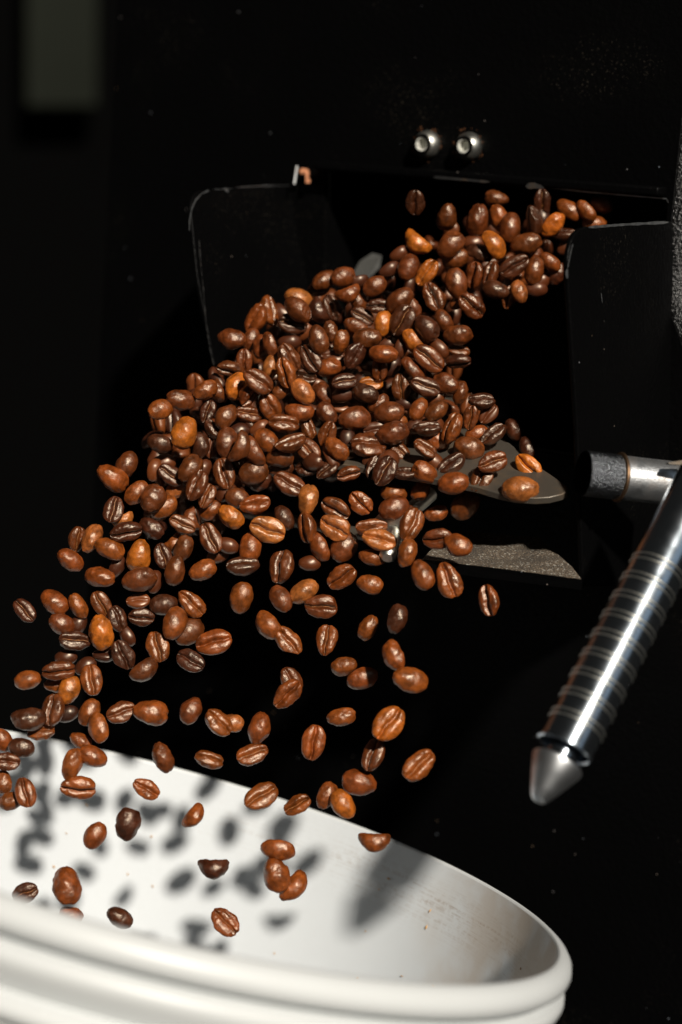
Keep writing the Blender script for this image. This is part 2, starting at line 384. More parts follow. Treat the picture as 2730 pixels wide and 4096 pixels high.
# socket screws on the front plate
MSOCK = simple('worn_socket_steel', (.55, .55, .50), .4, .5, 900)
def screw(px, py):
    o0 = plane_hit(px, py, Pw, nW) + nW * .0015
    c = o0
    prof = [(.0060, -.001), (.0062, .0002), (.0061, .0010), (.0059, .0020), (.0053, .0032), (.0045, .0042), (.0036, .0050), (.0032, .0052)]
    m = frame(nW); vs, fs = lathe(prof, 36)
    k = 6; base = (len(prof) - 1) * 36
    s = part('screw', [c + m @ v for v in vs], fs, MBOLT, roaster)
    hx = []
    for i in range(36):
        a = 2 * math.pi * i / 36; rr = .0029 / max(math.cos((a % (math.pi / 3)) - math.pi / 6), .1) * .9
        hx.append((min(rr, .0031), a))
    vv = []; ff = []
    for r, a in hx: vv.append(Vector((.0032 * math.cos(a), .0032 * math.sin(a), .0052)))
    for r, a in hx: vv.append(Vector((r * .92 * math.cos(a), r * .92 * math.sin(a), .0050)))
    for r, a in hx: vv.append(Vector((r * .88 * math.cos(a), r * .88 * math.sin(a), .0022)))
    vv.append(Vector((0, 0, .0016)))
    for j in range(2):
        for i in range(36): ff.append((j * 36 + i, j * 36 + (i + 1) % 36, (j + 1) * 36 + (i + 1) % 36, (j + 1) * 36 + i))
    for i in range(36): ff.append((72 + i, 72 + (i + 1) % 36, 108))
    part('hex_socket', [c + m @ v for v in vv], ff, MSOCK, s, True, 25)
    gv, gf = lathe([(.0044, .0046), (.0043, .00535), (.0032, .00545), (.0031, .0050)], 36); part('bevel_shade_ring', [c + m @ v for v in gv], gf, MP, s)  # black ring stands in for the shaded bevel round the socket
    rnd = random.Random(px); cv = []; cf = []
    for i in range(26):
        a = rnd.uniform(0, 6.28); r = .0070 + rnd.uniform(-.0004, .0012); q = m @ Vector((r * math.cos(a), r * math.sin(a), rnd.uniform(0, .0012))) + c
        s_ = rnd.uniform(.0002, .0007); b_ = len(cv)
        for d in ((1, 0, 0), (-.5, .9, 0), (-.5, -.9, 0), (0, 0, 1.1)): cv.append(q + Vector(d) * s_)
        cf += [(b_, b_ + 1, b_ + 2), (b_, b_ + 1, b_ + 3), (b_ + 1, b_ + 2, b_ + 3), (b_ + 2, b_, b_ + 3)]
    tag(part('coffee_crumbs', cv, cf, MCRUMB, s, False), kind='stuff')
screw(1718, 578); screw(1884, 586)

# steel tray (thick steel blade under the heap)
T1, T2, T3 = P(2270, 1975, .712), P(1400, 1858, .742), P(1700, 1480, .812)
nT = (T1 - T3).cross(T2 - T3).normalized()
if nT.y < 0: nT = -nT
def tr(px, py): return plane_hit(px, py, T1, nT)
tip = [tr(1080, 1822), tr(1400, 1860), tr(1700, 1908), tr(1905, 1946), tr(1985, 1970), tr(2060, 1986), tr(2140, 1992), tr(2200, 1988), tr(2250, 1976), tr(2273, 1962), tr(2271, 1946), tr(2215, 1905), tr(2150, 1862), tr(2050, 1780), tr(1925, 1680), tr(1840, 1590), tr(1250, 1450), tr(1010, 1560)]  # right side of the outline is cut along a shadow edge
vs, fs = prism(tip, -nT, .0030)
ty = part('chute_tray', vs, fs, MSTEEL, roaster, True, 30); bevel(ty, .0004, 2)
# dust covered lower shelf
D1, D2, D3 = P(1700, 2232, .730), P(2325, 2312, .705), P(1950, 2085, .782)
nD = (D1 - D3).cross(D2 - D3).normalized()
if nD.y < 0: nD = -nD
def dt(px, py): return plane_hit(px, py, D1, nD)
vs, fs = prism([dt(1690, 2236), dt(2000, 2272), dt(2326, 2315), dt(2290, 2268), dt(2158, 2150), dt(1800, 2120)], -nD, .0018)  # right side is trimmed to the edge of the lit patch
sh = part('lower_shelf', vs, fs, MDUST, roaster, False)
vs, fs = prism([dt(1690, 2238), dt(2000, 2274), dt(2330, 2318), dt(2330, 2330), dt(2000, 2289), dt(1690, 2252)], -nD, .003)
part('shelf_lip', vs, fs, MP, roaster, False)
# small steel piece seen over the heap
vs, fs = prism([P(1412, 1098, .865), P(1440, 1045, .87), P(1490, 1012, .87), P(1528, 1022, .87), P(1520, 1070, .868), P(1470, 1120, .865)], Vector((0, 0, -1)), .002)
part('flap_plate', vs, fs, MGREY2, roaster, False)
# hinge rod, threaded stud and nut under the tray
ra, rb = P(940, 2040, .775), P(1470, 2140, .745)
vs, fs = rodseg(ra, rb, .0026, 20); part('hinge_rod', vs, fs, MSTEEL, roaster)
sa, sb = P(1722, 1975, .765), P(1568, 2110, .738); ax = (sb - sa); L_ = ax.length; prof = [(.0026, 0)]; k = 0
while k * .0011 < L_ - .001: prof += [(.0026, k * .0011), (.0033, k * .0011 + .00055)]; k += 1
prof += [(.0026, L_)]
turned('threaded_stud', prof, sa, ax, MBOLT, roaster, 28, True, 20)
def nut(name, c, axis, r, hgt, mat):
    prof6 = lathe([(r * .86, 0), (r, hgt * .15), (r, hgt * .85), (r * .86, hgt)], 6, True); m = frame(axis)
    o = part(name, [c + m @ v for v in prof6[0]], prof6[1], mat, roaster, False); bevel(o, .0004, 2); return o
nut('hex_nut', sb - ax.normalized() * .001, ax + Vector((0, 0, .03)), .0058, .0050, MBOLT)
turned('washer', [(.003, 0), (.0082, 0), (.0082, .0012), (.003, .0012)], P(1570, 2120, .735), ax + Vector((0, 0, .02)), MBOLT, roaster, 36)
turned('rod_end', [(.0015, -.001), (.0030, .0), (.0036, .002), (.0036, .0085), (.0028, .0095), (.0028, .0120), (.0034, .0128), (.0034, .0150), (.0020, .0165)], P(1575, 2128, .734), P(1552, 2225, .722) - P(1575, 2128, .734), MBOLT, roaster, 32, True)

# pivot tube on the right cheek and the lever
A0, A1 = P(2334, 1893, .700), P(2790, 1945, .712)
axp = (A1 - A0).normalized()
s0 = (P(2482, 1910, .694) - A0).length; sE = (A1 - A0).length
turned('painted_boss', [(.0086, 0), (.0087, .001), (.0087, s0 * .55), (.0086, s0 - .0005), (.0075, s0 - .0002)], A0, axp, MBOSS, roaster, 64)
turned('boss_cap', [(.0002, -.0002), (.0084, -.0002), (.0087, .0002)], A0, axp, MDARK, roaster, 48)
turned('weld_ring', [(.0084, s0 - .0008), (.0095, s0 - .0004), (.0097, s0 + .0003), (.0084, s0 + .0012)], A0, axp, MWELD, roaster, 64)
turned('pivot_tube', [(.007, s0), (.0085, s0), (.0085, sE), (.007, sE)], A0, axp, MTUBE, roaster, 64)
vs, fs = prism([P(2676, 1850, .690), P(2760, 1836, .690), P(2760, 1862, .690), P(2676, 1856, .690)], Vector((0, 0, -1)), .006)
part('stop_tab', vs, fs, MSTEEL, roaster, False)
vs, fs = prism([P(2680, 1980, .6835), P(2760, 1990, .683), P(2750, 2010, .6835), P(2655, 2012, .6835)], Vector((0, 0, -1)), .004)
H0, H1 = P(2800, 1950, .672), P(2265, 2985, .634)
hx_ = (H1 - H0); HL = hx_.length; hx_.normalize()
lever = turned('lever', [(0.00994, -.004), (0.00994, HL * .02), (0.00994, HL), (0.01037, HL + .0002), (0.01037, HL + .0012), (0.00950, HL + .0016), (0.00886, HL + .0010), (0.00842, HL - .004), (0.00486, HL - .006)], H0, hx_, MCHROME, roaster, 96, True)
for i in range(9):
    c0 = HL * .325 + i * (HL * .0735)
    for dlt in (0, .0022):
        z = c0 + dlt
        turned('rib', [(0.00983, z - .00032), (0.01015, z - .00030), (0.01030, z - .00012), (0.01030, z + .00012), (0.01015, z + .00030), (0.00983, z + .00032)], H0, hx_, MRIB, lever, 72)
turned('neck', [(0.00540, HL - .006), (0.00540, HL + .0090)], H0, hx_, MCHROME, lever, 48)
turned('end_cone', [(.0048, HL + .0058), (.0086, HL + .0060), (.0092, HL + .0066), (.0091, HL + .0078), (.0070, HL + .0126), (.0047, HL + .0176), (.0032, HL + .0206), (.0020, HL + .0218), (.0003, HL + .0222)], H0, hx_, MCONE, lever, 64, True)

# ------------------------------------------------------------------ bucket
BC = Vector((-.0653, -.1172, -.6771)); BN = Vector((.2663, .9638, .0040)).normalized()
bk = empty('bucket', W(BC - BN * .30)); tag(bk, 'round white plastic bucket tilted under the chute, catching the falling beans', 'bucket')
bx = (Vector((1, 0, 0)) - BN * BN.x).normalized(); by = BN.cross(bx); mB = Matrix((bx, by, BN)).transposed()
bk.rotation_euler = (M3 @ mB).to_euler()
def bpart(name, prof, mat, n=160):
    vs, fs = lathe(prof, n); me = mesh_of(name, [v for v in vs], fs, mat, True, 50)
    o = link(name, me, bk, (0, 0, .30)); return o
bpart('inner_wall', [(.0005, -.2975), (.127, -.2975), (.129, -.294), (.1482, -.020), (.1492, -.0010)], MBIN)
bpart('rim', [(.1492, -.0010), (.1494, -.0003), (.1500, 0), (.1516, -.0005), (.1535, -.0016), (.1550, -.0034), (.1557, -.0060), (.1552, -.0084), (.1535, -.0101), (.1500, -.0106)], MBOUT)
bpart('ridge', [(.1500, -.0106), (.1492, -.0115), (.1500, -.0124), (.1538, -.0128), (.1554, -.0142), (.1558, -.0165), (.1550, -.0190), (.1512, -.0246), (.1500, -.0258)], MBOUT)
bpart('ridge', [(.1500, -.0258), (.1492, -.0264), (.1500, -.0272), (.1540, -.0276), (.1554, -.0295), (.1550, -.0325), (.1530, -.0342), (.1500, -.0346)], MBOUT)
bpart('outer_wall', [(.1500, -.0346), (.1490, -.05), (.132, -.296), (.130, -.30), (.0005, -.30)], MBOUT)

rc = random.Random(3); cv = []; cf = []
for _ in range(34):
    a = rc.uniform(.15, 2.6); z = -rc.uniform(.012, .14); r = .1482 + (z + .02) * .07 - .0006
    c = Vector((r * math.cos(a), r * math.sin(a), z + .30)); t = Vector((-math.sin(a), math.cos(a), 0)); u = t * rc.uniform(-1, 1) + Vector((0, 0, rc.uniform(-1, 1))); u.normalize(); inn = Vector((-math.cos(a), -math.sin(a), 0)); v = u.cross(inn)
    l, w = rc.uniform(.0004, .0014), rc.uniform(.0002, .0005); k = len(cv)
    cv += [c - u * l, c + v * w, c + u * l, c - v * w, c + inn * .0005]; cf += [(k, k + 1, k + 4), (k + 1, k + 2, k + 4), (k + 2, k + 3, k + 4), (k + 3, k, k + 4)]
fl = link('chaff_flakes', mesh_of('chaff_flakes', cv, cf, MCHAFF, False), bk); tag(fl, kind='stuff')
# ------------------------------------------------------------------ bean meshes
def bean_mesh(name, seed, nu=44, nv=60, curve=0.0, split=.040, depth=.125, mat=MBEAN, wr=1.0, round_=1.0, egg=.08, chip=None):
    rnd = random.Random(seed); ox = Vector((rnd.uniform(0, 90), rnd.uniform(0, 90), rnd.uniform(0, 90)))
    ph, am = rnd.uniform(0, 6.28), rnd.uniform(.008, .022)
    vs = []; fs = []
    hw, hd, hf = .352 * round_, .32, .13
    def seam(x): return am * math.sin(x * 5.2 + ph) + .006 * math.sin(x * 17 + ph)
    # angle samples, dense around the crease (angle 90 deg = +z)
    th = []
    for j in range(nv):
        t = j / nv; a = 2 * math.pi * t
        th.append(math.pi / 2 + a - .42 * math.sin(a))
    for i in range(nu + 1):
        u = math.pi * i / nu; X = -math.cos(u); rad = math.sin(u) ** .92 if 0 < i < nu else 0
        if i in (0, nu):
            vs.append((X, 0, 0, 0)); continue
        for a in th: vs.append((X, rad * math.cos(a), rad * math.sin(a), rad))
    out = []
    for X, y, z, rad in vs:
        e = 1 + egg * X
        Y = y * hw * e
        if z >= 0:
            q = min(abs(y), 1); Z = hf * (1 if z > 0 else 0) * (max(z, 0) ** .55) * (.55 + .45 * rad)
            lobe = math.exp(-((abs(Y) - .17) / .11) ** 2) * .03 * rad; Z += lobe * min(1, z * 2)
            d = (Y - seam(X)) / (split * (1.15 - .3 * X * X)); g = math.exp(-d * d) * depth * min(1, rad * 1.6)
            Z -= g
        else: Z = z * hd * (1 + .10 * (1 - abs(X)))
        Xo = X * .5
        # crease notch at the two ends
        if abs(X) > .93 and abs(Y) < .05 and z > -.3: Xo *= .975
        p = Vector((Xo, Y, Z + curve * (X * X)))
        nrm = Vector((X * .5, y, z)).normalized()
        w = noise.fractal(p * 4 + ox, 1.0, 2.0, 3) * .022 * wr + noise.noise(Vector((p.x * 6, p.y * 11, p.z * 8)) + ox) * .009 * wr
        if z > 0: w += abs(noise.noise(Vector((p.x * 15, p.y * 3, 0)) + ox)) * -.009 * wr   # cross wrinkles beside the crease
        p = p + nrm * w
        if chip:
            cn = Vector(chip[:3]).normalized(); ex = p.dot(cn) - chip[3]
            if ex > 0: p -= cn * (ex * .93) + cn * .03 * min(1, ex * 20) * (.5 + noise.noise(p * 14 + ox))
        out.append(p)
    ring = lambda i, j: 1 + (i - 1) * nv + j % nv
    last = len(out) - 1
    for j in range(nv): fs.append((0, ring(1, j + 1), ring(1, j)))
    for i in range(1, nu - 1):
        for j in range(nv): fs.append((ring(i, j), ring(i, j + 1), ring(i + 1, j + 1), ring(i + 1, j)))
    for j in range(nv): fs.append((ring(nu - 1, j), ring(nu - 1, j + 1), last))
    me = mesh_of(name, out, fs, mat, True, 180)
    # seam chaff ribbon at the bottom of the groove
    sv = []; sf = []; m = 22
    for i in range(m + 1):
        X = -.82 + 1.64 * i / m; rad = math.sqrt(1 - X * X); Y = seam(X)
        wd = split * .26 * (.55 + .75 * abs(noise.noise(Vector((X * 7, seed, 3))))) * (1 if 0 < i < m else .2)
        z = hf * (.55 + .45 * rad) - depth * .80 * min(1, rad * 1.6) + curve * X * X + .006 * noise.noise(Vector((X * 12, seed, 9)))
        sv += [Vector((X * .5, Y - wd, z + .004)), Vector((X * .5, Y, z)), Vector((X * .5, Y + wd, z + .004))]
        if i: k = 3 * i; sf += [(k - 3, k - 2, k + 1, k), (k - 2, k - 1, k + 2, k + 1)]
    ms = mesh_of('seam', sv, sf, MSEAM, True, 60)
    return me, ms
VAR = []
for s, kw in enumerate([dict(), dict(curve=.03, wr=1.4), dict(split=.045, depth=.12, round_=1.05), dict(curve=-.03, egg=.14), dict(round_=.92, egg=.03), dict(split=.028, round_=1.1, wr=1.7),
                        dict(curve=.05, round_=.95, split=.04), dict(split=.055, depth=.14, wr=1.3, egg=-.1), dict(round_=1.04, egg=.02), dict(curve=-.045, round_=.9, wr=1.6), dict(split=.08, depth=.17, wr=1.2), dict(egg=.26, wr=1.4), dict(curve=.15, round_=.85), dict(curve=.19, egg=.15, wr=1.5),
   dict(chip=(1, .3, .2, .41), wr=1.4), dict(chip=(.7, -.8, -.3, .33), curve=.02, wr=1.2), dict(chip=(-.8, .6, -.5, .36), egg=-.1), dict(wr=1.7, split=.05), dict(wr=1.6, round_=.93, curve=.03)]):
    VAR.append(bean_mesh('coffee_bean', 11 + s * 7, **kw))

TONE = {'d': (.050, .0110, .0026), 'm': (.108, .0240, .0036), 'r': (.180, .0400, .0046), 'o': (.36, .088, .0070), 't': (.28, .080, .015), 'y': (.70, .34, .08)}
# tiles: origin x, y, zoom scale; beans: x y angle roll length tone [tilt]
TILES = {
'A': (1500, 700, 1.568, '''253 172 88 0 140 d 20;452 262 80 180 150 m 20;645 285 80 180 190 m;765 148 -10 180 120 m;780 270 110 180 160 r;848 332 85 180 178 m;1050 170 90 0 150 d;990 290 95 65 175 d
1048 270 90 180 90 r;1110 308 50 125 165 o;1215 222 -35 -130 165 r;1330 222 -50 130 150 r;1425 185 -20 180 70 r;1375 305 0 180 130 r;1185 365 0 60 140 d;1196 438 50 120 80 m;265 425 -40 130 180 o
475 438 50 180 180 m;505 525 20 180 155 m 15;155 490 30 120 60 r;210 580 70 180 155 m 20;325 612 55 40 170 o;90 590 30 120 80 r;655 490 -20 -120 165 d;745 440 -55 -120 180 o
620 425 0 180 80 m;950 430 15 150 180 m;875 570 30 0 185 d;980 495 0 180 130 m;1000 600 80 180 165 m;1100 545 -40 150 130 r;1140 620 70 180 130 d;512 680 100 180 178 m;620 630 80 40 155 m
722 620 75 50 155 m;760 720 -20 180 155 d;843 765 75 20 120 m;905 735 110 150 125 t;1010 715 0 120 110 r;1040 665 40 120 90 r;608 820 -40 0 172 m;525 780 50 120 90 r
368 765 115 0 175 m;432 915 -60 150 145 m;155 785 40 180 180 m;235 830 -60 150 140 m;170 915 60 10 190 d;50 935 80 150 150 o;328 958 -45 180 168 d;250 1040 -50 130 172 o;520 1000 5 140 172 m'''),
'B': (700, 1000, 1.96, '''445 700 0 180 200 m 20;595 700 70 150 165 m;630 540 60 50 225 r;745 475 -80 60 215 r;970 380 -20 180 205 t;965 465 -40 150 222 m;845 500 -50 150 140 m;925 580 -12 20 218 d
1120 480 -65 130 200 d;1170 240 30 180 180 m 20;1130 300 20 30 140 m;1320 210 20 180 175 m 20;1430 240 20 100 110 y;1360 340 20 130 190 r;1230 450 -70 10 190 d;1435 400 -60 180 175 m
1470 520 -30 0 180 d;1420 600 -30 130 190 m;1510 690 5 180 205 m;1225 640 -75 150 150 m;1300 720 75 150 175 r;1130 700 -75 150 215 m;1020 630 50 130 130 r;900 720 5 130 170 m;680 760 80 160 175 m
755 740 -75 120 190 m;900 840 -60 35 220 m;1060 850 -60 -20 210 d;1200 920 15 180 198 r;1410 830 60 -40 205 d;1240 830 0 30 130 m;545 870 90 0 175 m;435 940 -15 -50 195 m;475 1065 75 170 205 o
655 1025 -35 30 235 m;750 920 80 180 165 t 10;870 965 -75 -30 225 r;1015 990 -10 10 155 d;1100 1050 -10 130 140 r;1330 1030 10 30 185 d;240 1100 30 150 185 r;335 1110 -70 130 180 m;600 1120 50 -50 220 m
1005 1112 -50 180 205 t;1165 1130 -60 180 165 m;825 1105 60 150 150 m;345 1045 -60 120 80 t;1320 1130 15 150 170 m;1490 1120 -20 150 212 d;1470 1020 20 180 135 o;1540 1045 0 40 150 o'''),
'C': (1300, 1000, 1.96, '''390 285 35 180 185 m;420 440 0 10 172 d;460 815 -5 175 212 r;490 740 10 130 100 r;590 765 70 120 110 d;815 850 -40 10 252 m;900 770 -50 130 170 r;1045 785 -10 50 152 m
1050 880 5 -60 180 d;430 930 90 0 165 m;530 910 60 120 100 m;690 940 -45 -100 222 m;595 1075 95 0 192 m;790 1070 -20 20 222 d;950 1045 -20 180 192 m 15;1060 1120 80 150 175 m'''),
'E': (1200, 1400, 1.96, '''215 495 -50 150 185 m;310 440 0 40 120 m;430 535 10 180 238 m;620 420 40 140 150 m;700 490 5 180 222 m;760 580 35 130 150 r;730 650 15 170 232 m;930 465 60 180 175 r 15
1070 480 40 180 185 m 15;830 415 0 180 70 r;1070 375 60 170 95 m;1430 390 0 50 198 d;1340 530 80 0 178 m;1480 500 50 0 115 d;900 600 10 130 130 m;1000 605 5 60 210 d;1180 610 70 60 245 r;1065 710 -5 150 200 r
985 770 -35 40 185 m;1385 655 20 150 175 r;1515 655 40 45 205 d;1325 770 -15 170 222 m;1185 890 35 50 218 d;1050 870 -50 180 120 r;980 960 -30 180 200 r 15;1205 1045 10 180 228 r;1425 1005 60 20 218 m
1510 880 20 15 212 m;820 960 0 60 155 d;665 950 60 30 225 d;580 920 70 40 175 d;385 970 15 -30 175 m;210 940 40 40 175 d;60 920 10 30 175 d;780 785 -45 30 155 m;535 740 -5 40 252 m
370 700 80 150 120 r;290 775 -40 160 205 r;215 660 70 0 192 m;65 780 -45 10 200 m;490 620 50 150 115 m;590 625 10 0 115 o;950 1100 60 180 172 r;110 490 -40 130 110 r'''),
'F': (1600, 1500, 1.96, '''895 430 -60 170 158 d;1000 570 -70 170 145 d;1005 715 -45 0 222 o;945 897 0 180 268 t;515 1020 45 180 238 m;285 1085 15 150 155 r'''),
'D': (500, 1400, 1.96, '''440 390 -10 180 208 m 15;280 465 20 180 185 r 15;465 650 70 150 245 o;275 730 -15 150 192 d;590 760 80 130 205 d;682 755 85 20 140 o;650 480 70 20 160 d;790 520 60 180 195 m 15
700 620 -50 60 150 d;800 730 85 150 228 m;900 760 65 110 242 m;970 500 -10 35 185 m;1140 440 -60 20 205 r;1250 570 -5 25 225 m;1370 480 -5 130 215 r;1440 600 -65 40 192 m;1110 710 -40 180 208 r
1300 720 20 60 232 m;1020 790 -60 110 232 m;1220 840 5 140 212 m;890 640 20 180 105 r;1060 610 30 130 130 m;780 970 -75 0 228 m;1010 960 15 170 218 m;1230 930 15 170 192 d;1060 1030 40 160 172 d
1290 1050 -30 30 242 m;510 930 50 160 215 m;360 980 -35 20 205 d;310 880 0 180 105 o;230 940 75 130 135 o;560 1060 65 40 232 m;610 940 60 130 135 r'''),
'G': (200, 1750, 1.96, '''600 215 60 180 212 m;490 315 -35 180 242 r;680 435 40 160 205 r;810 480 65 170 215 m;890 545 30 180 218 r;500 565 75 0 195 d 15;570 650 20 120 165 t;600 740 10 -30 232 d;800 710 -35 150 192 d
215 800 80 -20 182 m;331 790 65 170 215 t;470 870 -20 180 228 r;160 960 -35 170 205 r;395 1095 -10 180 212 r 20;700 925 80 180 235 o;890 930 -70 20 192 d;980 1045 80 160 222 m;1040 680 -25 10 202 m
1110 640 -75 110 182 m;1230 460 65 20 182 m;1260 570 40 180 172 r;1420 620 -40 150 205 o;1260 790 -65 10 232 m;1395 845 -20 150 132 m;1320 920 20 150 112 d;1200 1040 25 160 205 r;1045 870 70 150 202 m
970 840 40 130 150 r;521 1010 60 120 142 d;700 1110 15 140 255 m;818 1130 80 140 130 r;995 400 40 180 150 t;1380 430 40 150 140 r'''),
'H': (900, 1850, 1.96, '''105 280 -20 180 192 m;238 325 10 40 222 r;335 525 -20 0 262 t;465 435 -60 180 192 d;200 670 80 180 232 r;650 295 80 160 222 t;635 515 100 60 222 r;865 365 -30 -30 222 m;865 510 -30 -10 238 t
1065 315 -45 -10 195 r;750 660 -70 130 222 r;935 665 55 180 232 m;1325 240 0 180 192 r;1325 360 20 180 222 m;1150 500 5 60 232 r;1215 605 -15 25 248 t;1155 745 -10 160 192 r;440 810 80 40 252 m
1465 490 65 -40 242 r;1430 710 75 160 212 r;130 1060 80 180 228 r;440 1070 -60 180 205 m;620 1010 35 180 228 t;915 900 35 -20 222 r;1140 955 -15 170 198 r;140 800 5 60 240 d;665 790 0 180 70 r;50 205 50 150 150 r'''),
'I': (1400, 1850, 1.96, '''685 600 5 -20 215 m;845 650 -15 180 212 r;570 880 -65 180 228 r;775 920 -70 10 262 r;1085 1080 -80 -40 228 r;430 400 20 160 120 r'''),
'J': (600, 2250, 1.96, '''325 320 -45 20 232 r;195 475 70 160 242 r;305 540 35 180 232 m;500 625 15 15 262 r;320 770 -30 0 212 d 15;930 490 -50 140 232 r;1085 615 -50 20 238 r;1385 610 80 10 218 r
1110 920 -60 20 202 m;1080 1030 45 -20 242 r;1345 345 -3 0 242 m'''),
'K': (0, 2250, 1.96, '''195 375 -50 0 195 d;430 310 -40 170 218 r;615 340 -60 170 195 r;800 330 -60 0 205 m;485 480 -30 150 192 m;590 610 -5 30 232 d;795 550 -80 160 252 o;925 440 -70 30 192 d;1005 570 -60 130 115 m
1110 430 -5 -10 188 d;1085 300 5 40 142 r;1285 330 5 180 208 d;820 720 0 60 132 r;965 725 -65 0 222 d;1240 660 -75 0 222 r;1130 840 35 130 225 m;220 920 10 180 192 r;460 850 5 -20 242 m;440 960 0 180 150 r
540 1000 70 150 215 o;720 920 -80 0 222 r;672 812 30 180 120 r;612 490 60 150 105 d;520 740 10 180 92 r'''),
'M': (0, 2750, 1.96, '''410 175 80 40 232 m;228 243 0 140 252 d;320 340 10 30 202 r;530 205 20 150 142 m;700 195 60 170 205 r;780 310 -75 130 225 r;950 195 20 10 212 m;1180 195 -8 180 252 r;1495 180 70 180 205 m
20 410 -60 180 152 r;170 470 -10 150 192 d;50 580 -5 20 202 m;30 740 -80 150 162 r;635 420 -30 180 162 r;730 540 -25 180 215 r;560 600 75 130 238 r;615 790 -5 -35 252 r;200 820 -75 0 218 r;95 885 15 150 202 r
1150 795 -30 20 205 r;1280 550 -65 150 225 m;1000 1065 80 150 242 d;1520 1010 50 140 205 r'''),
'N': (800, 2850, 1.568, '''120 60 -45 30 182 r;205 65 -10 170 132 t;375 100 80 180 188 r;60 290 -15 30 172 r;330 260 20 30 188 r;712 190 80 0 202 r;888 25 10 150 168 r;1185 70 50 -10 218 o;1085 265 70 30 192 m;1000 440 -10 180 202 r
1375 330 45 0 212 r;795 520 65 150 162 r;897 575 -55 180 182 o;385 525 30 20 205 r;610 580 30 10 162 r;1095 805 -3 120 188 r;490 848 -8 120 202 r;85 975 -3 130 182 d;480 1020 -70 175 205 r;595 1090 50 140 202 r'''),
'O': (0, 3300, 1.471, '''560 62 60 170 152 r;395 358 100 180 202 r;150 400 20 0 140 d;420 530 -20 180 125 r;705 545 -30 180 150 d;1325 570 -45 10 178 r'''),
'P': (1200, 2350, 1.96, '''535 315 60 180 192 r;760 245 75 150 215 d;740 530 -70 130 225 r;345 615 15 150 192 r;490 710 15 150 228 r;865 725 -15 180 252 r'''),
}
beans = []
for tk, (x0, y0, s, txt) in TILES.items():
    for i, rec in enumerate(txt.replace('\n', ';').split(';')):
        v = rec.split(); 
        if not v: continue
        b = dict(id='%s%d' % (tk, i + 1), x=x0 + float(v[0]) / s, y=y0 + float(v[1]) / s, a=float(v[2]), r=float(v[3]), L=float(v[4]) / s * 1.11, t=v[5], tilt=float(v[6]) if len(v) > 6 else None)
        beans.append(b)
clip = lambda v, a=0, c=1: max(a, min(c, v))
def base_depth(x, y):
    d = .742 + .045 * clip((1750 - y) / 900) - .030 * clip((y - 1850) / 1300)
    d -= .022 * clip((x - 1450) / 120) * clip((y - 2030) / 80)
    d += .035 * clip((1500 - x) / 500) * clip((1450 - y) / 400)
    return d
def tray_depth(x, y):
    inside = y < 1825 + (x - 1080) * .145 + 14 and 1250 < x < 2275 and y > 1420 and (y - 1480) > (x - 1960) * 1.55
    return -tr(x, y).z if inside else None
for b in beans:
    b['d'] = base_depth(b['x'], b['y']); td = tray_depth(b['x'], b['y'])
    if td: b['d'] = min(b['d'] + .0, td - .0035)
    if b['L'] < 96: b['pri0'] = -40; b['L'] = 84 + b['L'] * .15; b['d'] += .010
    b['pri'] = b.get('pri0', 0) + b['L'] + .02 * b['y'] + random.uniform(-6, 6)
    b['td'] = td
for it in range(70):
    for i in range(len(beans)):
        p = beans[i]
        for j in range(i + 1, len(beans)):
            q = beans[j]; dx = p['x'] - q['x']
            if abs(dx) > 120: continue
            dd = math.hypot(dx, p['y'] - q['y']); D = .37 * (p['L'] + q['L'])
            if dd >= D: continue
            need = .0078 * math.sqrt(1 - (dd / D) ** 2)
            f, k = (p, q) if p['pri'] > q['pri'] else (q, p)      # f in front
            gap = k['d'] - f['d']
            if gap < need: e = (need - gap) * .25; f['d'] -= e; k['d'] += e
    for b in beans:
        if b['td']: b['d'] = min(b['d'], b['td'] - .0032)
        b['d'] += (base_depth(b['x'], b['y']) - b['d']) * .01

def orient(a, r, tilt): 
    return Matrix.Rotation(R_(a), 3, 'Z') @ Matrix.Rotation(R_(tilt), 3, 'Y') @ Matrix.Rotation(R_(-r), 3, 'X')
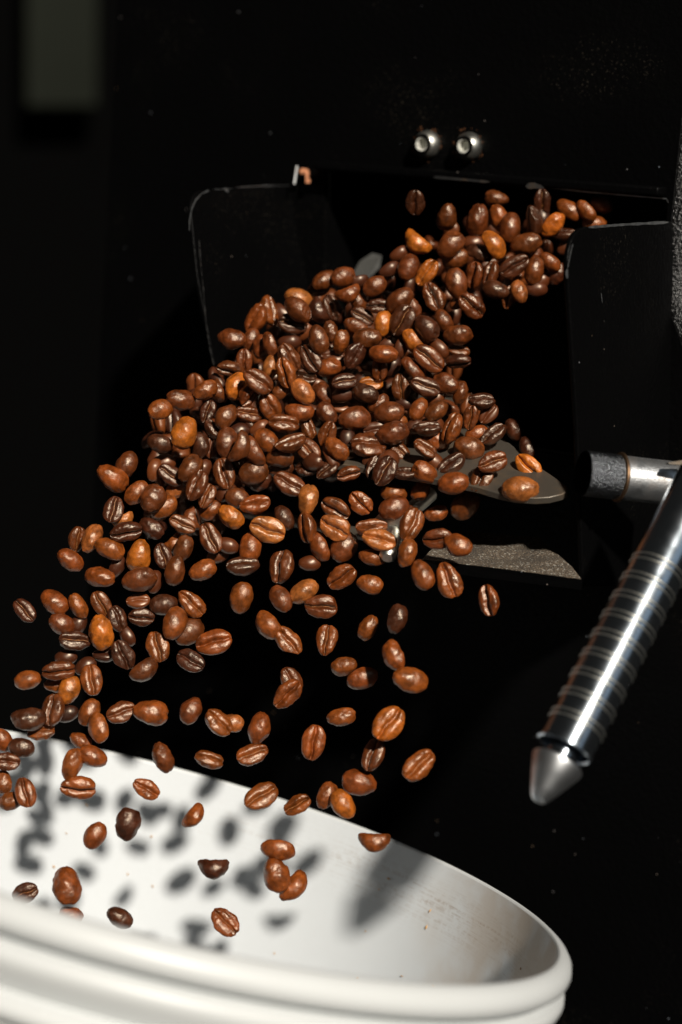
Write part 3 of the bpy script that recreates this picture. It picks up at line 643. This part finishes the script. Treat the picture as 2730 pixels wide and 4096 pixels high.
# labels -------------------------------------------------------------
TN = {'d': 'dark brown', 'm': 'brown', 'r': 'reddish', 'o': 'orange', 't': 'pale tan', 'y': 'golden'}
def view(b):
    r = abs(b['r'])
    return 'crease facing out' if r <= 30 else 'crease half turned' if r <= 75 else 'seen edge-on' if r < 145 else 'smooth back out'
HAND = {'F3': 'bright orange creased bean lying near the pointed end of the steel tray', 'F4': 'long pale tan bean lying flat at the front edge of the steel tray tip',
 'G15': 'big squarish orange bean among brown beans left of the steel nut', 'D3': 'wrinkled orange bean at the upper left edge of the heap', 'A22': 'orange bean with yellow crease just below the chute mouth',
 'A17': 'orange kidney-shaped bean left of the chute mouth, seen edge-on', 'A10': 'slim orange bean inside the chute mouth beside the right cheek', 'A25': 'orange bean with dark crease along its lower left, inside the chute mouth',
 'H3': 'large pale bean with a straight dark crease in the lower middle of the heap', 'H16': 'pale creased bean lying just left of the steel nut', 'H9': 'pale bean with dark crease overlapping a dark creased bean, left of the nut',
 'N13': 'round orange bean falling just above the bucket rim, lowest of three', 'N8': 'orange bean with shiny open crease falling alone above the bucket', 'K7': 'orange teardrop bean in the left part of the falling stream',
 'D6': 'small half-lit orange bean at the left of the heap', 'B34': 'bright orange smooth bean on the left flank of the heap', 'A48': 'orange bean half hidden behind a dark creased bean, upper heap',
 'A50': 'orange curved bean above the largest creased bean, upper heap', 'B13': 'short golden bean fragment at the top edge of the heap', 'E3': 'largest smooth round bean in the middle of the heap',
 'C6': 'largest creased bean of the upper heap, lying diagonally', 'M8': 'wide reddish smooth bean falling level above the bucket rim', 'O6': 'creased bean falling lowest of all, against the bucket wall',
 'O2': 'upright oval dark bean in front of the left bucket wall', 'N16': 'rightmost bean against the bucket rim, seen edge-on', 'I5': 'rightmost falling bean, upright beneath the dusty shelf', 'N11': 'creased bean at the far right of the stream above the bucket',
 'K21': 'x', 'P6': 'big round reddish bean at the right of the falling stream', 'N6': 'upright creased bean falling alone above the middle of the bucket', 'D25': 'wide creased bean standing upright in the left middle heap',
 'G24': 'crumpled glossy orange bean in the lower left heap', 'M17': 'level bean with dark slit in front of the white bucket wall', 'J11': 'bean with golden crease falling in the middle of the gap', 'K20': 'orange sickle-shaped bean above the bucket at left',
 'A1': 'topmost left bean of the chute mouth, half in shade', 'A13': 'tiny lit bean sliver at the top right of the chute mouth'}
HAND.pop('K21')
LM = [('the tray tip', 2270, 1975), ('the steel nut', 1560, 2120), ('the left screw', 1718, 578), ('the right screw', 1884, 586), ('the lever cone', 2150, 3150), ('the latch hook', 1205, 690), ('the bucket corner', 2300, 3860)]
SH = {'F3': 'the orange tray bean', 'F4': 'the pale tray-edge bean', 'G15': 'the squarish orange bean', 'D3': 'the wrinkled orange bean', 'A22': 'the yellow-creased orange bean', 'A17': 'the orange kidney bean', 'A10': 'the slim orange bean',
 'H3': 'the largest pale creased bean', 'N13': 'the round orange bean', 'N8': 'the lone orange bean', 'K7': 'the orange teardrop bean', 'D6': 'the half-lit orange bean', 'B34': 'the smooth orange bean', 'A48': 'the half-hidden orange bean',
 'E3': 'the largest smooth bean', 'C6': 'the largest creased bean', 'M8': 'the wide bean over the rim', 'O6': 'the lowest creased bean', 'O2': 'the upright oval bean', 'N11': 'the far right stream bean', 'N6': 'the lone upright creased bean',
 'D25': 'the wide upright creased bean', 'G24': 'the crumpled orange bean', 'M17': 'the slit bean', 'J11': 'the gold-creased bean', 'I5': 'the rightmost falling bean', 'P6': 'the big round bean'}
byid = {b['id']: b for b in beans}
LMS = LM + [(nm, byid[k]['x'], byid[k]['y']) for k, nm in SH.items()]
DIRS = ['right of', 'above-right of', 'above', 'above-left of', 'left of', 'below-left of', 'below', 'below-right of']
def sector(b, lx, ly): return int(((math.degrees(math.atan2(-(b['y'] - ly), b['x'] - lx)) + 22.5) % 360) // 45)
def make_labels():
    res = {}
    for b in beans:
        if b['id'] in HAND: res[b['id']] = HAND[b['id']]; continue
        cands = []
        for nm, lx, ly in LMS:
            dist = math.hypot(b['x'] - lx, b['y'] - ly)
            if dist < 5: continue
            s = sector(b, lx, ly); rank = 1
            for c in beans:
                if c is b or c['id'] in HAND and False: continue
                if c['t'] == b['t'] and view(c) == view(b):
                    dc = math.hypot(c['x'] - lx, c['y'] - ly)
                    if 5 < dc < dist and sector(c, lx, ly) == s: rank += 1
            cands.append((dist + 450 * (rank - 1), rank, nm, s))
        cands.sort(); _, rank, nm, s = cands[0]
        o = {1: 'nearest such', 2: 'second such', 3: 'third such', 4: 'fourth such'}.get(rank, 'farther such')
        res[b['id']] = '%s bean, %s, %s %s %s' % (TN[b['t']], view(b), o, DIRS[s], nm)
    return res
LAB = make_labels()
# order so that the 300 largest are individuals, the rest are joined
order = sorted(beans, key=lambda b: -b['L'])
single, rest = order[:305], order[305:]
rb_ = random.Random(5)
for b in single:
    k = rb_.choice([12, 13, 1, 6, 3, 14]) if 100 <= abs(b['r']) <= 145 else rb_.choice([8, 0, 4, 8, 3, 11, 2, 10, 15, 16, 17]) if b['r'] == 180 else rb_.choice(list(range(12)) + [14, 15, 17, 18, 17, 18]); me, ms = VAR[k]
    o = bpy.data.objects.new('coffee_bean', me); COL.objects.link(o)
    o.location = W(P(b['x'], b['y'], b['d'])); tl = b['tilt'] if b['tilt'] is not None else rb_.uniform(-14, 14)
    size = b['L'] / F * b['d'] / max(.9, math.cos(R_(tl)))
    ray = P(b['x'], b['y'], 1).normalized(); toview = Vector((0, 0, 1)).rotation_difference(-ray).to_matrix()
    o.rotation_euler = (M3 @ toview @ orient(b['a'] + (180 if rb_.random() < .5 and abs(b['r']) in (0, 180) else 0), b['r'] + rb_.uniform(-6, 6), tl)).to_euler()
    o.scale = (size, size * rb_.uniform(.88, 1.06), size * rb_.uniform(.88, 1.06))
    c = TONE[b['t']]; g = rb_.uniform(.85, 1.18); o.color = (c[0] * g, c[1] * g * rb_.uniform(.93, 1.08), c[2] * g, 1)
    tag(o, LAB[b['id']], 'coffee bean', 'coffee beans pouring from the roaster chute')
    if abs(b['r']) <= 75 and rb_.random() < .5:
        s = bpy.data.objects.new('seam', ms); COL.objects.link(s); s.parent = o
# beans packed beneath and behind the individual ones
low, _ = bean_mesh('filler', 99, 20, 30)
def in_heap(x, y):
    P_ = [(560, 1720), (700, 1640), (900, 1400), (1000, 1380), (1200, 1230), (1400, 1150), (1620, 1100), (1700, 980), (1900, 850), (2150, 880), (2200, 1050), (2000, 1180), (1850, 1250), (1830, 1560), (1960, 1620), (1760, 1800), (1560, 1860), (1300, 1900), (1000, 1950), (850, 2180), (600, 2220), (420, 2180), (480, 1960), (620, 1900)]
    c = False; n = len(P_)
    for i in range(n):
        (x1, y1), (x2, y2) = P_[i], P_[i - 1]
        if (y1 > y) != (y2 > y) and x < (x2 - x1) * (y - y1) / (y2 - y1) + x1: c = not c
    return c
vs = []; fs = []; lv = [v.co.copy() for v in low.vertices]; lf = [tuple(p.vertices) for p in low.polygons]
y = 850
hb0 = W(P(1300, 1600, .77))
while y < 2220:
    x = 400
    while x < 2250:
        X = x + rb_.uniform(-22, 22); Y = y + rb_.uniform(-22, 22)
        if in_heap(X, Y) and Y < 2140 and X > 600:
            d = base_depth(X, Y) + rb_.uniform(.026, .042); td = tray_depth(X, Y)
            if td: d = min(d, td - .004)
            m = Euler((rb_.uniform(0, 6.3), rb_.uniform(0, 6.3), rb_.uniform(0, 6.3))).to_matrix(); k = len(vs); q = W(P(X, Y, d)) - hb0
            vs += [q + m @ v * .0115 for v in lv]; fs += [tuple(i + k for i in f) for f in lf]
        x += 78
    y += 70
for b in rest:
    k = len(vs); q = W(P(b['x'], b['y'], b['d'])) - hb0; m = M3 @ orient(b['a'], b['r'], 0); s_ = b['L'] / F * b['d']
    vs += [q + m @ v * s_ for v in lv]; fs += [tuple(i + k for i in f) for f in lf]
me = mesh_of('bean_heap', vs, fs, MHEAP, True, 180)
hp = link('bean_heap', me, None, hb0); hp.color = (*TONE['m'], 1); tag(hp, kind='stuff', label='brown beans packed in the heap beneath the ones on top')
print('BEANS', len(beans), 'unique labels', len(set(LAB.values())))
from collections import Counter
print([k for k, v in Counter(LAB.values()).items() if v > 1], [l for l in LAB.values() if 'second' in l or 'third' in l or 'far' in l.split(',')[-1]][:10])
